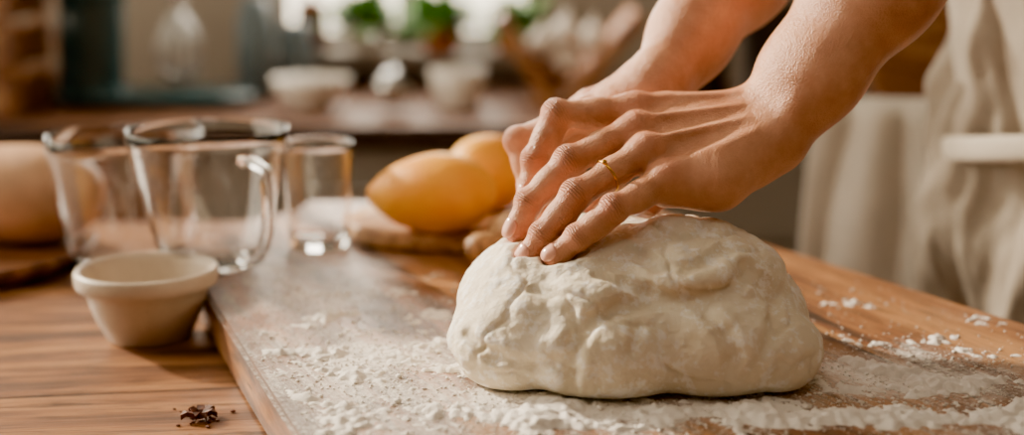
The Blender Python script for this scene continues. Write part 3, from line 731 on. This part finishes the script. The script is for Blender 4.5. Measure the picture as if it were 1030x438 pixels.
lathe('storage_jar',[(0,0),(.032,0),(.036,.005),(.037,.10),(.028,.12),(.028,.14),(0,.142)],40,M_blue,(-.43,2.84,CNT))
cc=lathe('measuring_cup',[(0,0),(.026,0),(.029,.003),(.036,.045),(.034,.045),(.027,.005),(0,.004)],40,M_steel,(0,0,0)); cc.location=(-.235,2.55,CNT+.033); cc.rotation_euler=(0,60*D2R,.4)
tube('cup_handle',[(-.035,0,.04),(-.07,0,.042),(-.10,0,.04)],.005,M_steel,cc)
# V-shaped wooden trug with garlic
tg=empty('wooden_trug')
Rl=Matrix.Rotation(-32*D2R,3,'Y');Rr=Matrix.Rotation(40*D2R,3,'Y')
box('side_left',(.055,2.60,CNT+.012),(.080,2.80,CNT+.20),M_crate,tg,rot=Rl,pivot=(.08,2.7,CNT+.02)); box('side_right',(.10,2.60,CNT+.020),(.125,2.80,CNT+.22),M_crate,tg,rot=Rr,pivot=(.11,2.7,CNT+.025))
prism('end_back',[(.05,2.79),(.15,2.79),(.15,2.80),(.05,2.80)],CNT,CNT+.10,M_crate,tg,bev=.001); box('foot',(.03,2.62,CNT),(.17,2.78,CNT+.012),M_crate,tg)
M_gar=simple('garlic_skin','#e8e0d4',.6,var=.06,scale=60)
for i,(x,z) in enumerate([(.10,.10),(.055,.13),(.15,.14),(.10,.155)]): blob('garlic_%d'%i,[(('ell',(x,2.68,CNT+z-.02),(.030,.030,.026)),0),(('cap',(x,2.68,CNT+z),(x+.004,2.68,CNT+z+.028),.008,.004),.02)],.004,M_gar,tg,disp=.001)
# window + sill + pots
WZ0,WZ1,WX0,WX1=.015,1.25,-.52,.06
def wall_with_hole(name,axis,pos,a0,a1,z0,z1,h0,h1,hz0,hz1,th,mat):
    e=empty(name)
    def bx(n,p,q,r,s):
        if axis=='y': box(n,(p,pos,r),(q,pos+th,s),mat,e,bev=0)
        else: box(n,(pos,p,r),(pos+th,q,s),mat,e,bev=0)
    bx('below',a0,a1,z0,hz0);bx('above',a0,a1,hz1,z1);bx('side_a',a0,h0,hz0,hz1);bx('side_b',h1,a1,hz0,hz1)
CE=1.75
wall_with_hole('wall_back','y',3.05,-1.9,1.9,FLOOR,CE,WX0,WX1,WZ0,WZ1,.12,M_wall)
wall_with_hole('wall_left','x',-1.9,-1.3,3.05,FLOOR,CE,.55,2.95,.05,1.68,.12,M_wall)
box('wall_right',(1.78,-1.3,FLOOR),(1.9,3.05,CE),M_wall,bev=0); box('wall_front',(-1.9,-1.42,FLOOR),(1.9,-1.3,CE),M_wall,bev=0)
box('floor',(-1.9,-1.42,FLOOR-.05),(1.9,3.17,FLOOR),M_floor,bev=0); box('ceiling',(-1.9,-1.42,CE),(1.9,3.17,CE+.05),M_ceil,bev=0)
w1=empty('window_1')
box('sill',(WX0-.04,2.93,WZ0-.015),(WX1+.04,3.12,WZ0+.006),M_frame,w1)
for i,x in enumerate((WX0,-.245,WX1-.035)): box('mullion_%d'%i,(x,3.08,WZ0+.006),(x+.035,3.12,WZ1),M_frame,w1)
box('head',(WX0,3.08,WZ1-.04),(WX1,3.12,WZ1),M_frame,w1); box('bottom_rail',(WX0,3.08,WZ0+.006),(WX1,3.12,WZ0+.035),M_frame,w1)
w2=empty('window_2')
for i,y in enumerate((.55,2.915)): box('post_%d'%i,(-1.86,y,.05),(-1.82,y+.035,1.68),M_frame,w2)
box('w2_bottom',(-1.86,.585,.05),(-1.82,2.915,.085),M_frame,w2);box('w2_top',(-1.86,.585,1.65),(-1.82,2.915,1.68),M_frame,w2)
def potplant(name,x,y,r,h,mat,leafy,seed):
    random.seed(seed); e=lathe(name,[(0,0),(r*.7,0),(r*.72,.002),(r*.95,h*.78),(r*1.05,h*.79),(r*1.08,h),(r*.95,h),(r*.9,h*.85),(0,h*.85)],40,mat,(x,y,WZ0+.0065))
    VV=[];FF=[]
    for i in range(leafy):
        a=random.uniform(0,6.28); el=random.uniform(.2,1.4); L=random.uniform(.04,.12); b0=np.array([x+random.gauss(0,r*.4),y+random.gauss(0,r*.3),WZ0+.0065+h*.85])
        d=np.array([math.cos(a)*math.cos(el),math.sin(a)*math.cos(el),math.sin(el)]); sd=nrm(np.cross(d,(0,0,1))); o=len(VV); wv=random.uniform(.009,.015)
        for s,ww in ((0,.05),(.4,.3),(.65,1),(.85,.8),(1,.05)):
            c=b0+d*L*s-np.array([0,0,.03*s*s]); c[1]=min(c[1],3.068); VV+=[c-sd*wv*ww,c+np.array([0,0,.002]),c+sd*wv*ww]
        for k in range(4):
            q=o+k*3; FF+=[(q,q+1,q+4,q+3),(q+1,q+2,q+5,q+4)]
    if leafy: mesh_obj('leaves',VV,FF,M_leaf,e)
    lathe('soil',[(0,h*.87),(r*.9,h*.87)],24,M_soil,(x,y,WZ0+.0065),e)
potplant('potted_herb',-.30,2.985,.046,.054,M_cer,220,1); potplant('potted_herb',-.150,2.985,.046,.056,M_terra,220,2)
potplant('potted_herb',.00,2.985,.042,.050,M_terra,160,5)
lathe('wooden_jar',[(0,0),(.028,0),(.031,.005),(.031,.085),(.034,.088),(.034,.098),(.012,.102),(.012,.115),(0,.118)],32,M_crate,(-.42,3.00,WZ0+.0065))
pb=empty('bread_board')
n=40
ol=[(.085*math.cos(t)*(1 if math.sin(t)<0 else .95),.02+.125*(1+math.sin(t))) for t in np.linspace(0,2*math.pi,n,endpoint=False)]
bm=bmesh.new(); vs=[bm.verts.new((x,0,z)) for x,z in ol]; fc=bm.faces.new(vs); r=bmesh.ops.extrude_face_region(bm,geom=[fc]); bmesh.ops.translate(bm,verts=[g for g in r['geom'] if isinstance(g,bmesh.types.BMVert)],vec=(0,.02,0)); bmesh.ops.recalc_face_normals(bm,faces=bm.faces); bmesh.ops.bevel(bm,geom=list(bm.edges),offset=.002,segments=2,affect='EDGES')
me=bpy.data.meshes.new('paddle'); bm.to_mesh(me); bm.free(); me.materials.append(M_crate); o=link(bpy.data.objects.new('paddle',me),pb); o.location=(.69,2.50,CNT-.013); o.rotation_euler=(-12*D2R,12*D2R,0)
M_dk=simple('dark_enamel','#3b332d',.35,var=.05)
lathe('storage_canister',[(0,0),(.055,0),(.057,.004),(.057,.16),(.059,.162),(.059,.185),(.02,.19),(.015,.205),(0,.207)],40,M_dk,(.36,2.74,CNT))
lathe('storage_canister',[(0,0),(.055,0),(.057,.004),(.057,.16),(.059,.162),(.059,.185),(.02,.19),(.015,.205),(0,.207)],40,M_dk,(.50,2.78,CNT))

# ================================================================ LIGHT
w=bpy.data.worlds.new('World'); SC.world=w; w.use_nodes=True; bg=w.node_tree.nodes['Background']; bg.inputs[0].default_value=(1,.86,.64,1); bg.inputs[1].default_value=8.5
def area(name,loc,target,sx,sy,en,col):
    l=bpy.data.lights.new(name,'AREA'); l.shape='RECTANGLE'; l.size=sx; l.size_y=sy; l.energy=en; l.color=col
    o=link(bpy.data.objects.new(name,l)); o.location=loc; o.rotation_euler=(Vector(target)-Vector(loc)).to_track_quat('-Z','Y').to_euler(); return o
s=bpy.data.lights.new('sun','SUN'); s.energy=17; s.angle=3*D2R; s.color=(1,.86,.66); so=link(bpy.data.objects.new('sun',s)); so.rotation_euler=Vector((1,-.70,-.60)).to_track_quat('-Z','Y').to_euler()
area('left_window_fill',(-1.80,1.7,.85),(0,1.1,.1),2.0,1.4,14,(1,.93,.82))  # added soft fill panel in the unseen left window opening, on top of sky light
area('back_window_light',(-.23,3.03,.65),(0,1.0,.0),.55,1.1,26,(1,.91,.78))
area('overhead_fill',(.0,.3,1.70),(0.,.9,0),.9,.9,10,(1,.90,.78))  # added overhead fill under the ceiling, no actual fixture there

cam=bpy.data.cameras.new('camera'); co=link(bpy.data.objects.new('camera',cam)); co.location=(0,0,.30); co.rotation_euler=(math.pi/2-PITCH,0,0)
cam.lens=50; cam.sensor_width=36; cam.clip_start=.02; cam.dof.use_dof=True; cam.dof.focus_distance=.935; cam.dof.aperture_fstop=2.3
SC.camera=co
